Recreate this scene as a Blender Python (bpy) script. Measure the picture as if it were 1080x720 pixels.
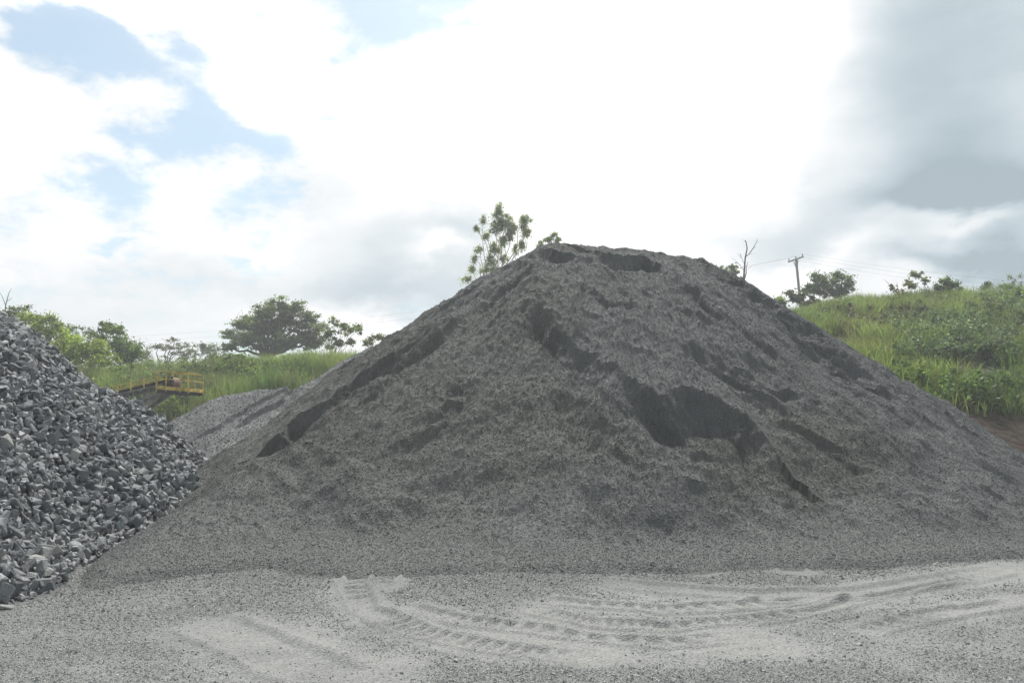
import bpy, bmesh
from mathutils import Vector
SKYS,CLB,SUNS,SUNANG,EXPO,HAZE,DN=.13,.95,4.2,1.6,0.12,.0023,True
import math, random
import numpy as np
# ------------------------------------------------------------------ camera
F=840.0/1080.0*36.0; PITCH=math.radians(6.1); CAMZ=1.7
cp,sp=math.cos(PITCH),math.sin(PITCH); FP=840.0
def P(px,py,Y):
    """point at forward distance Y seen at photo position px, py"""
    dx=(px-540)/FP; dy=(360-py)/FP
    d=(dx, cp-dy*sp, sp+dy*cp); t=Y/d[1]
    return (d[0]*t, Y, CAMZ+d[2]*t)
def proj(x,y,z):
    z=z-CAMZ
    f=y*cp+z*sp; u=-y*sp+z*cp
    return 540+FP*x/f, 360-FP*u/f
# ------------------------------------------------------------------ noise
_r=np.random.RandomState(7); _T=_r.rand(256,256)
def vn(x,y):
    xi=np.floor(x).astype(np.int64); yi=np.floor(y).astype(np.int64)
    fx=x-xi; fy=y-yi; fx=fx*fx*fx*(fx*(fx*6-15)+10); fy=fy*fy*fy*(fy*(fy*6-15)+10)
    a=_T[xi&255,yi&255]; b=_T[(xi+1)&255,yi&255]; c=_T[xi&255,(yi+1)&255]; d=_T[(xi+1)&255,(yi+1)&255]
    return (a*(1-fx)+b*fx)*(1-fy)+(c*(1-fx)+d*fx)*fy-0.5
def fbm(x,y,s=1.0,o=4,seed=0,g=0.5):
    r=0; a=1.0; f=1.0/s
    for i in range(o):
        c,t=math.cos(0.7*i+seed),math.sin(0.7*i+seed)
        r=r+a*vn((x*c-y*t)*f+seed*13.7+i*5.3,(x*t+y*c)*f+seed*7.1+i*3.9); a*=g; f*=2.03
    return r*1.6
def sst(a,b,x):
    t=np.clip((x-a)/(b-a),0,1); return t*t*(3-2*t)
def smax(a,b,k): 
    d=(a-b)/k; return np.maximum(a,b)+k*np.log1p(np.exp(-np.abs(d)))
def segdist(x,y,a,b):
    ax,ay=a[0],a[1]; vx,vy=b[0]-ax,b[1]-ay; L=vx*vx+vy*vy
    t=np.clip(((x-ax)*vx+(y-ay)*vy)/L,0,1)
    return np.hypot(x-ax-t*vx,y-ay-t*vy),t
def polydist(x,y,pts):
    """distance to a polyline, signed side (positive on its left), 0..1 along it"""
    best=np.full(np.shape(x),1e9); side=np.zeros(np.shape(x)); al=np.zeros(np.shape(x)); n=len(pts)-1
    for i in range(n):
        a,b=pts[i],pts[i+1]; d,t=segdist(x,y,a,b)
        cr=(b[0]-a[0])*(y-a[1])-(b[1]-a[1])*(x-a[0])
        m=d<best; best=np.where(m,d,best); side=np.where(m,np.sign(cr),side); al=np.where(m,(i+t)/n,al)
    return best,side,al
# ------------------------------------------------------------------ the heaps
A=P(588,249,18.3); B=P(722,266,18.9)
def cone(x,y,a,b,sl,r0,za,zb):
    d,t=segdist(x,y,a,b)
    return za+(zb-za)*t-sl*(np.sqrt(d*d+r0*r0)-r0)
TH=[-180,-120,-90,-60,-30,0,30,60,90,120,180]
SL=[.7,.72,.705,.72,.78,.79,.77,.76,.70,.70,.7]
def heap_base(x,y):
    d,t=segdist(x,y,A,B); zc=A[2]+(B[2]-A[2])*t
    th=np.degrees(np.arctan2(x-A[0]-t*(B[0]-A[0]),-(y-A[1]-t*(B[1]-A[1]))))   # 0 faces the camera, + to the right
    sl=np.interp(th,TH,SL)
    r0=0.45
    m=zc-sl*(np.sqrt(d*d+r0*r0)-r0)
    m=m+.20*fbm(x,y,1.5,3,17)*(1-sst(.3,1.6,m))
    k=np.interp(th,[-180,-60,-30,0,40,80,180],[.12,.38,.72,.52,.50,.45,.12])
    m=np.where(m/k>30,m,k*np.log1p(np.exp(np.clip(m/k,-30,30))))-.11
    # the low tongue that reaches forward on the left
    l=cone(x,y,(-3.7,13.2),(-4.45,8.9),.58,.5,1.35,.14)
    l=.10*np.log1p(np.exp(np.clip(l/.10,-30,30)))-.11
    return smax(m,l,.07)
def backheap_base(x,y):
    a=P(392,362,25.5); b=P(330,402,24.5); c=P(240,416,24.0)
    h=np.maximum(cone(x,y,a,b,.66,.3,a[2],b[2]),cone(x,y,b,c,.66,.3,b[2],c[2]))
    return np.where(h>3,h,.15*np.log1p(np.exp(np.clip(h/.15,-30,30))))
RA=P(-120,270,14.5)
def rock_base(x,y):
    h=np.maximum(cone(x,y,RA,(RA[0]-4,RA[1]+2),.74,.6,RA[2],RA[2]),cone(x,y,RA,(-7.0,8.2),.74,.6,RA[2],1.25))
    return np.where(h>2,h,.08*np.log1p(np.exp(np.clip(h/.08,-30,30))))
def hill_base(x,y):
    toe=np.interp(x,[-80,-20,-6,4,14,60],[40,36,33,29,21.5,16])
    H=np.interp(x,[-120,-30,-12,0,8,15,24,60],[5.2,4.7,4.4,6.4,7.6,8.1,8.9,10.2])
    W=np.interp(x,[-80,-20,-5,5,15,60],[11,10,12,20,25,30])
    t=np.clip((y-toe)/W,-1,3)
    return H*(1-np.exp(-2.2*np.clip(t,0,3)**1.15))*1.06-0.02
# ------------------------------------------------------------------ picture point -> point on a surface
def hit(px,py,f,y0=5.0,y1=80.0):
    dx=(px-540)/FP; dy=(360-py)/FP
    d=(dx,cp-dy*sp,sp+dy*cp)
    Y=np.linspace(y0,y1,3000); t=Y/d[1]
    X=d[0]*t; Z=CAMZ+d[2]*t; below=Z<=f(X,Y)
    i=int(np.argmax(below)) if below.any() else len(Y)-1
    return (float(X[i]),float(Y[i]),float(Z[i]))
flat=lambda x,y:0*x
def line(f,*pp): return [hit(a,b,f)[:2] for a,b in pp]
# scarps of the big heap: upper edge of a slipped face; (points, depth at start/middle/end, width, sign, edge softness)
SC=[]
def scarp(pp,dep,wid,sg=-1,ed=.13): SC.append((line(heap_base,*pp),dep,wid,sg,ed))
scarp([(566,312),(582,335),(604,352),(628,380),(655,400),(690,424)],[.05,.32,.24,.17,.12,.05],.75,-1,.24)
scarp([(648,398),(676,412),(700,424),(716,413),(736,414),(760,428),(790,446),(826,486)],[.02,.2,.42,.46,.48,.5,.5,.15],1.3,-1,.40)
scarp([(600,405),(625,440),(650,455),(668,470)],[.02,.18,.14,.04],.7,-1,.2)
scarp([(496,332),(462,352),(430,368),(398,388),(352,415),(318,440),(292,462)],[.02,.14,.28,.40,.36,.55,.45],.95,1,.32)
scarp([(452,362),(430,382),(404,408),(380,428)],[.02,.11,.12,.03],.4,1)
scarp([(628,262),(652,268),(678,272),(694,278),(700,292)],[.10,.36,.44,.32,.06],.8,-1,.26)
scarp([(568,262),(590,268),(612,272)],[.04,.22,.04],.4)
scarp([(712,296),(735,312),(752,330),(772,345)],[.04,.16,.14,.03],.4)
scarp([(742,372),(778,384),(812,400),(850,415)],[.03,.14,.2,.05],.4)
scarp([(716,360),(745,378),(790,402),(830,430)],[.03,.16,.2,.05],.45)
scarp([(756,284),(800,312),(850,345),(905,385),(960,425)],[.05,.34,.38,.3,.05],1.0,-1,.42)
scarp([(838,352),(880,376),(920,402),(955,420)],[.03,.26,.24,.03],.7,-1,.25)
scarp([(800,430),(850,455),(905,478)],[.02,.16,.03],.5)
scarp([(905,372),(960,408),(1010,445),(1060,476)],[.03,.16,.16,.05],.4)
scarp([(700,528),(718,560),(732,590)],[.02,.05,.02],.35,-1,.15)
scarp([(520,540),(540,560),(548,590)],[.02,.05,.02],.35,-1,.15)
scarp([(610,300),(640,318),(676,322)],[.02,.15,.03],.4)
scarp([(640,480),(700,500),(770,520),(840,560)],[.02,.07,.06,.02],.6)
_q=np.random.RandomState(77)
for i in range(15):          # small crusts and lips along the face
    a=_q.uniform(560,960); b=_q.uniform(270,500)
    if b<255+abs(a-640)*.55+30: continue
    L_=_q.uniform(45,120); sl_=_q.uniform(.35,.75); mid=(a+L_*.5,b+L_*sl_*.5+_q.uniform(-5,5))
    scarp([(a,b),mid,(a+L_,b+L_*sl_)],[.01,_q.uniform(.05,.11),.01],_q.uniform(.3,.6),-1,.10)
for i in range(7):
    a=_q.uniform(330,540); b=_q.uniform(330,500)
    if b<255+abs(a-600)*.62+30: continue
    L_=_q.uniform(40,100); scarp([(a,b),(a-L_*.5,b+L_*.33),(a-L_,b+L_*.55)],[.01,_q.uniform(.05,.10),.01],_q.uniform(.3,.5),1,.10)
def heap(x,y):
    x=np.asarray(x,float); y=np.asarray(y,float)
    h0=heap_base(x,y); a=sst(.02,.6,h0)
    h=h0+0
    wx=x+.13*fbm(x,y,.5,4,2); wy=y+.13*fbm(x,y,.5,4,5)
    for pts,dep,wid,sg,ed in SC:
        xs=[p[0] for p in pts]; ys=[p[1] for p in pts]
        m=(x>min(xs)-wid-.5)&(x<max(xs)+wid+.5)&(y>min(ys)-wid-.5)&(y<max(ys)+wid+.5)
        if not m.any(): continue
        d,s,al=polydist(wx[m],wy[m],pts); d=d*s*sg
        D=(1.1 if max(dep)>.3 else 1.0)*np.interp(al,np.linspace(0,1,len(dep)),dep)
        e=np.clip(d/ed,0,1)**.85*(1-sst(.3*wid,wid*(.85+.35*fbm(x[m],y[m],.45,4,9)),d))
        lip=np.exp(-(np.clip(-d,0,9)/.18)**2)*(d<=0)*.04
        h[m]-=D*e-lip*np.minimum(D*4,1)*0.7
    th=np.arctan2(x-2.4,18.5-y); r=np.hypot(x-2.4,y-18.5)
    n=.10*fbm(x,y,1.7,3,1)
    n=n+.075*fbm(th*9,r*.35,.9,3,3)*sst(1,3,r)          # runs of slipped gravel down the slope
    n=n+.045*fbm(th*24,r*.4,.8,3,33)*sst(1.5,4,r)
    rg=1-np.abs(fbm(x*.8+y*.25,y*.9,.75,3,12))*2
    n=n+.06*np.clip(rg,0,1)*sst(-.2,.4,fbm(x,y,2.6,2,14))
    r2=1-np.abs(fbm(x*1.0+y*.4,y*.7,.38,3,15))*2.2
    n=n+.038*np.clip(r2,0,1)*sst(-.1,.5,fbm(x,y,1.9,2,16)+.3*sst(1.5,3.5,h0))
    n=n+.042*fbm(x,y,.34,3,6)+.02*fbm(x,y,.11,2,8)
    h+=n*a
    return h-.09*(1-sst(0,.09,h0))
BSC=[(line(backheap_base,(345,392),(300,418),(262,440)),.16),(line(backheap_base,(300,408),(255,432),(225,452)),.10)]
def damp_shade(x,y):  # mask of the deeper slipped hollows: damp fines, with their shade painted in too
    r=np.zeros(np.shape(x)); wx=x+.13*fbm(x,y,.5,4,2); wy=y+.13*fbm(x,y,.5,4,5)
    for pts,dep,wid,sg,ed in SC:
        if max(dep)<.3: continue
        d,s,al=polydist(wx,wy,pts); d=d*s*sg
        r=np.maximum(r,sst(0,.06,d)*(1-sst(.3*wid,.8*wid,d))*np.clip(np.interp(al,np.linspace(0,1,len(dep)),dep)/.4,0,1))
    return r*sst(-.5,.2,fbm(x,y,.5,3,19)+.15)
def backheap(x,y):
    h=backheap_base(x,y); a=sst(.05,.6,h)
    th=np.arctan2(x+6,30-y)
    n=.06*fbm(x,y,1.2,3,21)+.05*fbm(x*.9+y*.5,y*.15,.6,3,22)+.02*fbm(x,y,.25,2,23)
    for pts,D in BSC:
        d,s,al=polydist(x+.1*fbm(x,y,.5,2,31),y,pts); d=d*s
        h=h-D*sst(0,.08,d)*(1-sst(.1,.6,d))*a
    return h+n*a-.03
def rockheap(x,y):
    h=rock_base(x,y); a=sst(.0,.5,h)
    return h+a*(.16*fbm(x,y,1.3,3,41)+.06*fbm(x,y,.5,2,42))-.05
def hill(x,y):
    h=hill_base(x,y); a=sst(.05,1.2,h)
    return h+a*(.75*fbm(x,y,9,3,51)+.25*fbm(x,y,2.5,3,52))-.03
# ------------------------------------------------------------------ yard: ruts and tyre marks
TR=[]
def track(w,dep,lug,*pp): 
    p=line(flat,*pp); L=sum(math.dist(p[i],p[i+1]) for i in range(len(p)-1)); TR.append((p,L,w,dep,lug))
track(.13,.020,.030,(388,588),(376,606),(374,622),(386,640),(412,654),(450,666),(500,676),(560,686),(640,692))
track(.13,.018,.028,(420,590),(408,604),(402,618))
track(.12,.018,.026,(414,636),(440,644),(480,653),(530,659),(600,668),(700,676),(800,668))
track(.12,.022,.026,(540,638),(580,648),(630,656),(700,660),(790,652),(880,640),(960,622),(1079,600))
track(.12,.016,.020,(560,632),(620,638),(700,643),(790,638),(880,628))
track(.13,.016,.018,(900,668),(960,657),(1020,648),(1079,636))
track(.22,.014,.012,(610,610),(700,622),(800,628),(900,626),(1000,612),(1079,598))
track(.13,.014,.018,(690,574),(722,588),(740,602))
track(.13,.014,.018,(800,576),(822,590),(838,602))
track(.25,.014,0,(200,650),(260,672),(320,700),(360,716))
def yard(x,y):
    x=np.asarray(x,float); y=np.asarray(y,float)
    near=np.exp(-((np.hypot(x-1.5,y-9)/16)**2))
    h=near*(.035*fbm(x,y,1.9,3,61)+.012*fbm(x,y,.35,3,62))
    m=(np.abs(x)<14)&(y>4)&(y<15)
    tm=np.zeros(x.shape)
    if m.any():
        X=x[m]+.03*fbm(x[m],y[m],.4,2,63); Y=y[m]; H=np.zeros(X.shape); T=np.zeros(X.shape)
        for p,L,w,dep,lug in TR:
            d,s,al=polydist(X,Y,p); e=sst(0,.16,al)*(1-sst(.85,1,al))
            inn=1-sst(w*.8,w*1.05,d)
            H-=dep*1.15*inn*e
            H+=.032*np.exp(-((d-w*1.25)/(.22*w))**2)*e
            if lug:
                ph=al*L/.19+s*d*1.2
                H+=lug*1.8*inn*e*sst(.1,.5,np.sin(2*math.pi*ph))*.6*sst(-.35,.15,fbm(X,Y,1.1,2,64))
            T=np.maximum(T,(1-sst(w,w*3.2,d))*sst(0,.1,al))
        h[m]+=H; tm[m]=T
    return h,tm
# ------------------------------------------------------------------ scene plumbing
for o in list(bpy.data.objects): bpy.data.objects.remove(o)
SCN=bpy.context.scene; COL=SCN.collection
def lk(o,parent=None,label=None,cat=None,group=None,kind=None):
    COL.objects.link(o)
    if parent: o.parent=parent
    if label: o['label']=label
    if cat: o['category']=cat
    if group: o['group']=group
    if kind: o['kind']=kind
    return o
def meshnp(name,V,Fc,mat,col=None,smooth=False):
    """V (n,3), Fc (m,k) all faces of k corners, col (n,3)"""
    me=bpy.data.meshes.new(name); V=np.asarray(V,np.float32); Fc=np.asarray(Fc,np.int32)
    m,k=Fc.shape
    me.vertices.add(len(V)); me.vertices.foreach_set('co',V.ravel())
    me.loops.add(m*k); me.loops.foreach_set('vertex_index',Fc.ravel())
    me.polygons.add(m); me.polygons.foreach_set('loop_start',np.arange(0,m*k,k,dtype=np.int32))
    try: me.polygons.foreach_set('loop_total',np.full(m,k,np.int32))
    except Exception: pass
    me.polygons.foreach_set('use_smooth',np.full(m,smooth,bool))
    me.update(calc_edges=True)
    if col is not None:
        at=me.color_attributes.new('col','FLOAT_COLOR','POINT')
        c=np.ones((len(V),4),np.float32); c[:,:3]=col; at.data.foreach_set('color',c.ravel())
    me.materials.append(mat); return me
def grid(xs,ys,f):
    X,Y=np.meshgrid(xs,ys); Z=f(X,Y); ny,nx=X.shape
    V=np.stack([X,Y,Z],-1).reshape(-1,3)
    i=np.arange(ny*nx).reshape(ny,nx)
    Q=np.stack([i[:-1,:-1],i[:-1,1:],i[1:,1:],i[1:,:-1]],-1).reshape(-1,4)
    return V,Q,X,Y,Z
def grow(a,b,st,ratio,lim):
    """values from b outward, steps growing"""
    out=[];v=b;s=st
    while abs(v-b)<lim: s*=ratio; v+=s*a; out.append(v)
    return out
def axis(lo,hi,st,ratio,lim): return np.array(grow(-1,lo,st,ratio,lim)[::-1]+list(np.arange(lo,hi,st))+[hi]+grow(1,hi,st,ratio,lim))
RNG=np.random.RandomState(11)
def rotmats(n,rng=RNG,tilt=None):
    q=rng.normal(size=(n,4)); q/=np.linalg.norm(q,axis=1)[:,None]; w,x,y,z=q.T
    R=np.empty((n,3,3))
    R[:,0,0]=1-2*(y*y+z*z);R[:,0,1]=2*(x*y-z*w);R[:,0,2]=2*(x*z+y*w)
    R[:,1,0]=2*(x*y+z*w);R[:,1,1]=1-2*(x*x+z*z);R[:,1,2]=2*(y*z-x*w)
    R[:,2,0]=2*(x*z-y*w);R[:,2,1]=2*(y*z+x*w);R[:,2,2]=1-2*(x*x+y*y)
    return R
OCT=np.array([(1,0,0),(-1,0,0),(0,1,0),(0,-1,0),(0,0,1),(0,0,-1)],float)
OF=np.array([(0,2,4),(2,1,4),(1,3,4),(3,0,4),(2,0,5),(1,2,5),(3,1,5),(0,3,5)])
def stones(P3,r,col):
    n=len(P3); V=OCT[None]*(1+.45*(RNG.rand(n,6,1)-.5))+.28*(RNG.rand(n,6,3)-.5)
    V*=np.stack([1+.5*RNG.rand(n),.8+.3*RNG.rand(n),.5+.35*RNG.rand(n)],-1)[:,None,:]
    V=np.einsum('nij,nkj->nki',rotmats(n),V)*r[:,None,None]+P3[:,None,:]
    Fc=(OF[None]+6*np.arange(n)[:,None,None]).reshape(-1,3)
    return V.reshape(-1,3),Fc,np.repeat(col,6,axis=0)
def tri(Q): return np.concatenate([Q[:,[0,1,2]],Q[:,[0,2,3]]])
# ------------------------------------------------------------------ materials
def newmat(name):
    m=bpy.data.materials.new(name); m.use_nodes=True; nt=m.node_tree; b=nt.nodes['Principled BSDF']; return m,nt,b
def stone_mat(name,rough=.85,scale=40,bump=.012,spec=.35,var=.35,fine=160):
    m,nt,b=newmat(name); N=nt.nodes; L=nt.links
    at=N.new('ShaderNodeVertexColor'); at.layer_name='col'
    tc=N.new('ShaderNodeTexCoord'); vo=N.new('ShaderNodeTexVoronoi'); vo.inputs['Scale'].default_value=scale
    L.new(tc.outputs['Object'],vo.inputs['Vector'])
    no=N.new('ShaderNodeTexNoise'); no.inputs['Scale'].default_value=fine; no.inputs['Detail'].default_value=3; L.new(tc.outputs['Object'],no.inputs['Vector'])
    sep=N.new('ShaderNodeSeparateColor'); L.new(vo.outputs['Color'],sep.inputs[0])
    mr=N.new('ShaderNodeMapRange'); mr.inputs[3].default_value=1-var; mr.inputs[4].default_value=1+var; L.new(sep.outputs[0],mr.inputs[0])
    mr2=N.new('ShaderNodeMapRange'); mr2.inputs[1].default_value=.3; mr2.inputs[2].default_value=.7; mr2.inputs[3].default_value=.82; mr2.inputs[4].default_value=1.18; L.new(no.outputs[0],mr2.inputs[0])
    mu=N.new('ShaderNodeMath'); mu.operation='MULTIPLY'; L.new(mr.outputs[0],mu.inputs[0]); L.new(mr2.outputs[0],mu.inputs[1])
    vm=N.new('ShaderNodeVectorMath'); vm.operation='SCALE'; L.new(at.outputs[0],vm.inputs[0]); L.new(mu.outputs[0],vm.inputs['Scale'])
    L.new(vm.outputs[0],b.inputs['Base Color'])
    b.inputs['Roughness'].default_value=rough; b.inputs['Specular IOR Level'].default_value=spec
    ad=N.new('ShaderNodeMath'); ad.operation='MULTIPLY_ADD'; ad.inputs[1].default_value=.35; L.new(no.outputs[0],ad.inputs[0]); L.new(vo.outputs['Distance'],ad.inputs[2])
    bu=N.new('ShaderNodeBump'); bu.inputs['Strength'].default_value=1; bu.inputs['Distance'].default_value=bump; bu.invert=True
    L.new(ad.outputs[0],bu.inputs['Height']); L.new(bu.outputs[0],b.inputs['Normal'])
    return m
M_GROUND=stone_mat('yard_dust_and_gravel',.92,60,.007,.3,.22)
M_HEAP=stone_mat('crushed_gravel',.85,60,.008,.3,.16)
M_PEB=stone_mat('gravel_stone',.65,30,.002,.5,.1)
M_ROCK=stone_mat('broken_basalt',.75,7,.010,.4,.10,28)
M_SOIL=stone_mat('hill_soil',.95,3,.06,.2,.15,9)
def leaf_mat(name,tr=.45,rough=.5):
    m,nt,b=newmat(name); N=nt.nodes; L=nt.links
    at=N.new('ShaderNodeVertexColor'); at.layer_name='col'
    tc=N.new('ShaderNodeTexCoord'); no=N.new('ShaderNodeTexNoise'); no.inputs['Scale'].default_value=1.3; L.new(tc.outputs['Object'],no.inputs[0])
    mr=N.new('ShaderNodeMapRange'); mr.inputs[1].default_value=.3; mr.inputs[2].default_value=.7; mr.inputs[3].default_value=.8; mr.inputs[4].default_value=1.2; L.new(no.outputs[0],mr.inputs[0])
    vm=N.new('ShaderNodeVectorMath'); vm.operation='SCALE'; L.new(at.outputs[0],vm.inputs[0]); L.new(mr.outputs[0],vm.inputs['Scale'])
    L.new(vm.outputs[0],b.inputs['Base Color']); b.inputs['Roughness'].default_value=rough; b.inputs['Specular IOR Level'].default_value=.35
    t=N.new('ShaderNodeBsdfTranslucent')
    v2=N.new('ShaderNodeVectorMath'); v2.operation='MULTIPLY'; v2.inputs[1].default_value=(1.45,1.45,.85); L.new(vm.outputs[0],v2.inputs[0]); L.new(v2.outputs[0],t.inputs[0])
    mx=N.new('ShaderNodeMixShader'); mx.inputs[0].default_value=tr
    L.new(b.outputs[0],mx.inputs[1]); L.new(t.outputs[0],mx.inputs[2]); L.new(mx.outputs[0],N['Material Output'].inputs[0])
    return m
M_LEAF=leaf_mat('leaves'); M_GRASS=leaf_mat('grass_blades',.5)
def plain(name,c,rough=.6,metal=0,ns=12,amt=.25,bump=0):
    m,nt,b=newmat(name); N=nt.nodes; L=nt.links
    tc=N.new('ShaderNodeTexCoord'); no=N.new('ShaderNodeTexNoise'); no.inputs['Scale'].default_value=ns; no.inputs['Detail'].default_value=5; L.new(tc.outputs['Object'],no.inputs[0])
    cr=N.new('ShaderNodeValToRGB'); cr.color_ramp.elements[0].position=.35; cr.color_ramp.elements[1].position=.65
    cr.color_ramp.elements[0].color=tuple(v*(1-amt) for v in c)+(1,); cr.color_ramp.elements[1].color=tuple(min(1,v*(1+amt)) for v in c)+(1,)
    L.new(no.outputs[0],cr.inputs[0]); L.new(cr.outputs[0],b.inputs['Base Color'])
    b.inputs['Roughness'].default_value=rough; b.inputs['Metallic'].default_value=metal
    if bump:
        bu=N.new('ShaderNodeBump'); bu.inputs['Distance'].default_value=bump; L.new(no.outputs[0],bu.inputs['Height']); L.new(bu.outputs[0],b.inputs['Normal'])
    return m
M_BARK=plain('bark',(.16,.13,.10),.9,0,6,.35,.02); M_PALEBARK=plain('pale_bark',(.38,.34,.29),.85,0,6,.3,.01)
M_DEAD=plain('weathered_dead_wood',(.13,.11,.095),.9,0,8,.3,.01)
M_YEL=plain('yellow_paint',(.56,.41,.10),.7,0,6,.45); M_STEEL=plain('dusty_steel',(.20,.20,.19),.7,.2,4,.3)
M_BELT=plain('rubber_belt',(.05,.05,.048),.8,0,5,.3); M_RUST=plain('rusty_drum',(.22,.13,.11),.7,.1,9,.35)
M_POLE=plain('concrete_pole',(.22,.20,.18),.9,0,5,.2); M_WIRE=plain('wire',(.25,.26,.27),.6,.4,5,.1); M_CER=plain('ceramic',(.16,.09,.07),.3,0,5,.1)
# ------------------------------------------------------------------ ground
xs=axis(-7.5,11.5,.026,1.12,1800); ys=axis(4.3,13.2,.026,1.12,1800)
tmh={}
def yz(X,Y):
    h,t=yard(X,Y); tmh['t']=t; return h
V,Q,X,Y,Z=grid(xs,ys,yz)
def groundcol(x,y,t):
    n1=fbm(x,y,2.2,4,71); n2=fbm(x,y,.5,3,72); n3=fbm(x*.35,y,1.0,3,73)
    d=.34+.32*n3+.3*n1+.40*t
    # pale driven lane across the right, darker coarse apron at the heap's foot
    lane=line(flat,(430,655),(600,678),(800,660),(960,630),(1079,610)); dl,_,_=polydist(x,y,lane)
    d=d+.42*np.exp(-((dl+.5*n2)/1.4)**2)
    l2=line(flat,(180,640),(260,680),(330,716)); dl,_,_=polydist(x,y,l2); d=d+.15*np.exp(-((dl+.3*n2)/.5)**2)
    d=d-.28*sst(.5,-3.5,x)
    hb=heap_base(x,y); d=d-.6*sst(-.11,.03,hb+.04*n1)-.3*np.exp(-((np.hypot(x-.8,(y-4.9)*1.6))/1.3)**2)
    d=np.clip(d+.5*n2,0,1)[...,None]
    dark=np.array((.185,.187,.180)); pale=np.array((.256,.255,.242))
    far=sst(18,60,np.hypot(x,y))[...,None]
    c=dark*(1-d)+pale*d
    return c*(1-far)+np.array((.12,.13,.07))*far,d[...,0]
c,_=groundcol(X,Y,tmh['t'])
g=lk(bpy.data.objects.new('ground',meshnp('ground',V,Q,M_GROUND,c.reshape(-1,3),True)),label='flat grey gravel yard with curved tyre tracks and pale dust',cat='ground',kind='structure')
# loose stones lying on the yard
def yard_stones(n):
    az=np.radians(RNG.uniform(-36,36,n)); d=np.exp(RNG.uniform(math.log(4.6),math.log(15),n))
    x=d*np.sin(az); y=d*np.cos(az)
    z,t=yard(x,y); cc,dust=groundcol(x,y,t)
    keep=(heap_base(x,y)<.085)&(RNG.rand(n)>.25+.72*dust)&(RNG.rand(n)>.85*t)
    x,y,z,cc,d=x[keep],y[keep],z[keep],cc[keep],d[keep]; n=len(x)
    r=np.exp(RNG.normal(math.log(.0055),.40,n))
    k=RNG.rand(n,1); cc=cc*.75+np.array((.25,.25,.238))*.5; cc=cc*(.85+.5*k*k)
    # stones that rolled off the heap's foot
    m_=300000; X=RNG.uniform(-6.5,12,m_); Y=RNG.uniform(7,15,m_); hb=heap_base(X,Y)
    _,tt=yard(X,Y); kp=(hb<.1)&(RNG.rand(m_)>tt*1.3)&(RNG.rand(m_)<np.clip((hb+.104)/.10,0,1)**1.6*.9); X,Y=X[kp],Y[kp]; zz,_=yard(X,Y); zz=np.maximum(zz,heap(X,Y))
    rr_=np.exp(RNG.normal(math.log(.0070),.4,len(X))); c2=np.array((.175,.176,.167))*(.85+.4*RNG.rand(len(X),1)**2)
    x=np.concatenate([x,X]); y=np.concatenate([y,Y]); z=np.concatenate([z,zz]); r=np.concatenate([r,rr_]); cc=np.concatenate([cc,c2])
    return stones(np.stack([x,y,z+r*.0],-1),r,cc)
V,Fc,cc=yard_stones(520000)
lk(bpy.data.objects.new('loose_gravel',meshnp('loose_gravel',V,Fc,M_PEB,cc)),label='small loose grey stones scattered over the yard floor',cat='gravel',kind='stuff')
# ------------------------------------------------------------------ big gravel heap
def heapcol(x,y,z):
    n1=fbm(x,y,2.4,4,81); n2=fbm(x,y,.6,3,82); b=sst(-.5,.6,(x-1.5)/5+n1)           # bluish clean stone to the right, brown fines to the left
    warm=np.array((.153,.152,.137)); cool=np.array((.150,.152,.146))
    c=warm*(1-b[...,None])+cool*b[...,None]
    c=c*(1+.14*n2+.16*n1)[...,None]
    c=c*(1-.15*damp_shade(x,y))[...,None]  # darkens hollows in the colour, part damp fines, part painted shade
    foot=(1-sst(.02,.55+.9*sst(.2,-2.5,x)*sst(-6.5,-3,x),z+.35*n1+.2*n2))[...,None]
    c=c*(1-foot)+np.array((.178,.179,.170))*foot
    return c
V1,Q1,X,Y,Z=grid(np.concatenate([np.arange(-8.5,-6.5,.07),np.arange(-6.5,11.5,.04),np.arange(11.5,15,.1)]),np.concatenate([np.arange(7.6,19,.04),np.arange(19,29,.14)]),heap)
m=(Z.reshape(-1)>-.085); ok=m[Q1].any(1)&True
Q1=Q1[ok]
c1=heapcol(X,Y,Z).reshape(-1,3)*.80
def scatter_heap(n,f,xr,yr,cols,r0,sg,back=19.4):
    x=RNG.uniform(*xr,n); y=RNG.uniform(*yr,n)
    d=np.hypot(x,y); keep=RNG.rand(n)<(11.0/d)**2*1.25; x=x[keep]; y=y[keep]
    z=f(x,y); px,py=proj(x,y,z)
    keep=(z>.0)&(RNG.rand(len(x))>.0*x)&(px>-60)&(px<1150)&(y<back); x,y,z=x[keep],y[keep],z[keep]; n=len(x)
    r=np.exp(RNG.normal(math.log(r0),sg,n))
    cc=cols(x,y,z); k=RNG.rand(n,1); cc=cc*(1.02+.42*k*k)
    return stones(np.stack([x,y,z-r*.12],-1),r,cc)
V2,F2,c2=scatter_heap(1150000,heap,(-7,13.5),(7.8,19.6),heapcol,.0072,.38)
F1=tri(Q1)
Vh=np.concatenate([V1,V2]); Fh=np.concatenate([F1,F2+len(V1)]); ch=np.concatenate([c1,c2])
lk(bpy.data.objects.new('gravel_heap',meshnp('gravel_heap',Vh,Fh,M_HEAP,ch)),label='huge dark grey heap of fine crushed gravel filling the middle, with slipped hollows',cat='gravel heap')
V1,Q1,X,Y,Z=grid(np.arange(-17,1,.07),np.arange(16.5,33,.08),backheap)
ok=(Z.reshape(-1)>-.02)[Q1].any(1); Q1=Q1[ok]
bc=lambda x,y,z: np.array((.20,.20,.193))*(1+.25*fbm(x,y,1.5,3,91))[...,None]
c1=bc(X,Y,Z).reshape(-1,3)
V2,F2,c2=scatter_heap(260000,backheap,(-14,-2),(17,26),bc,.017,.3,26)
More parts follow.
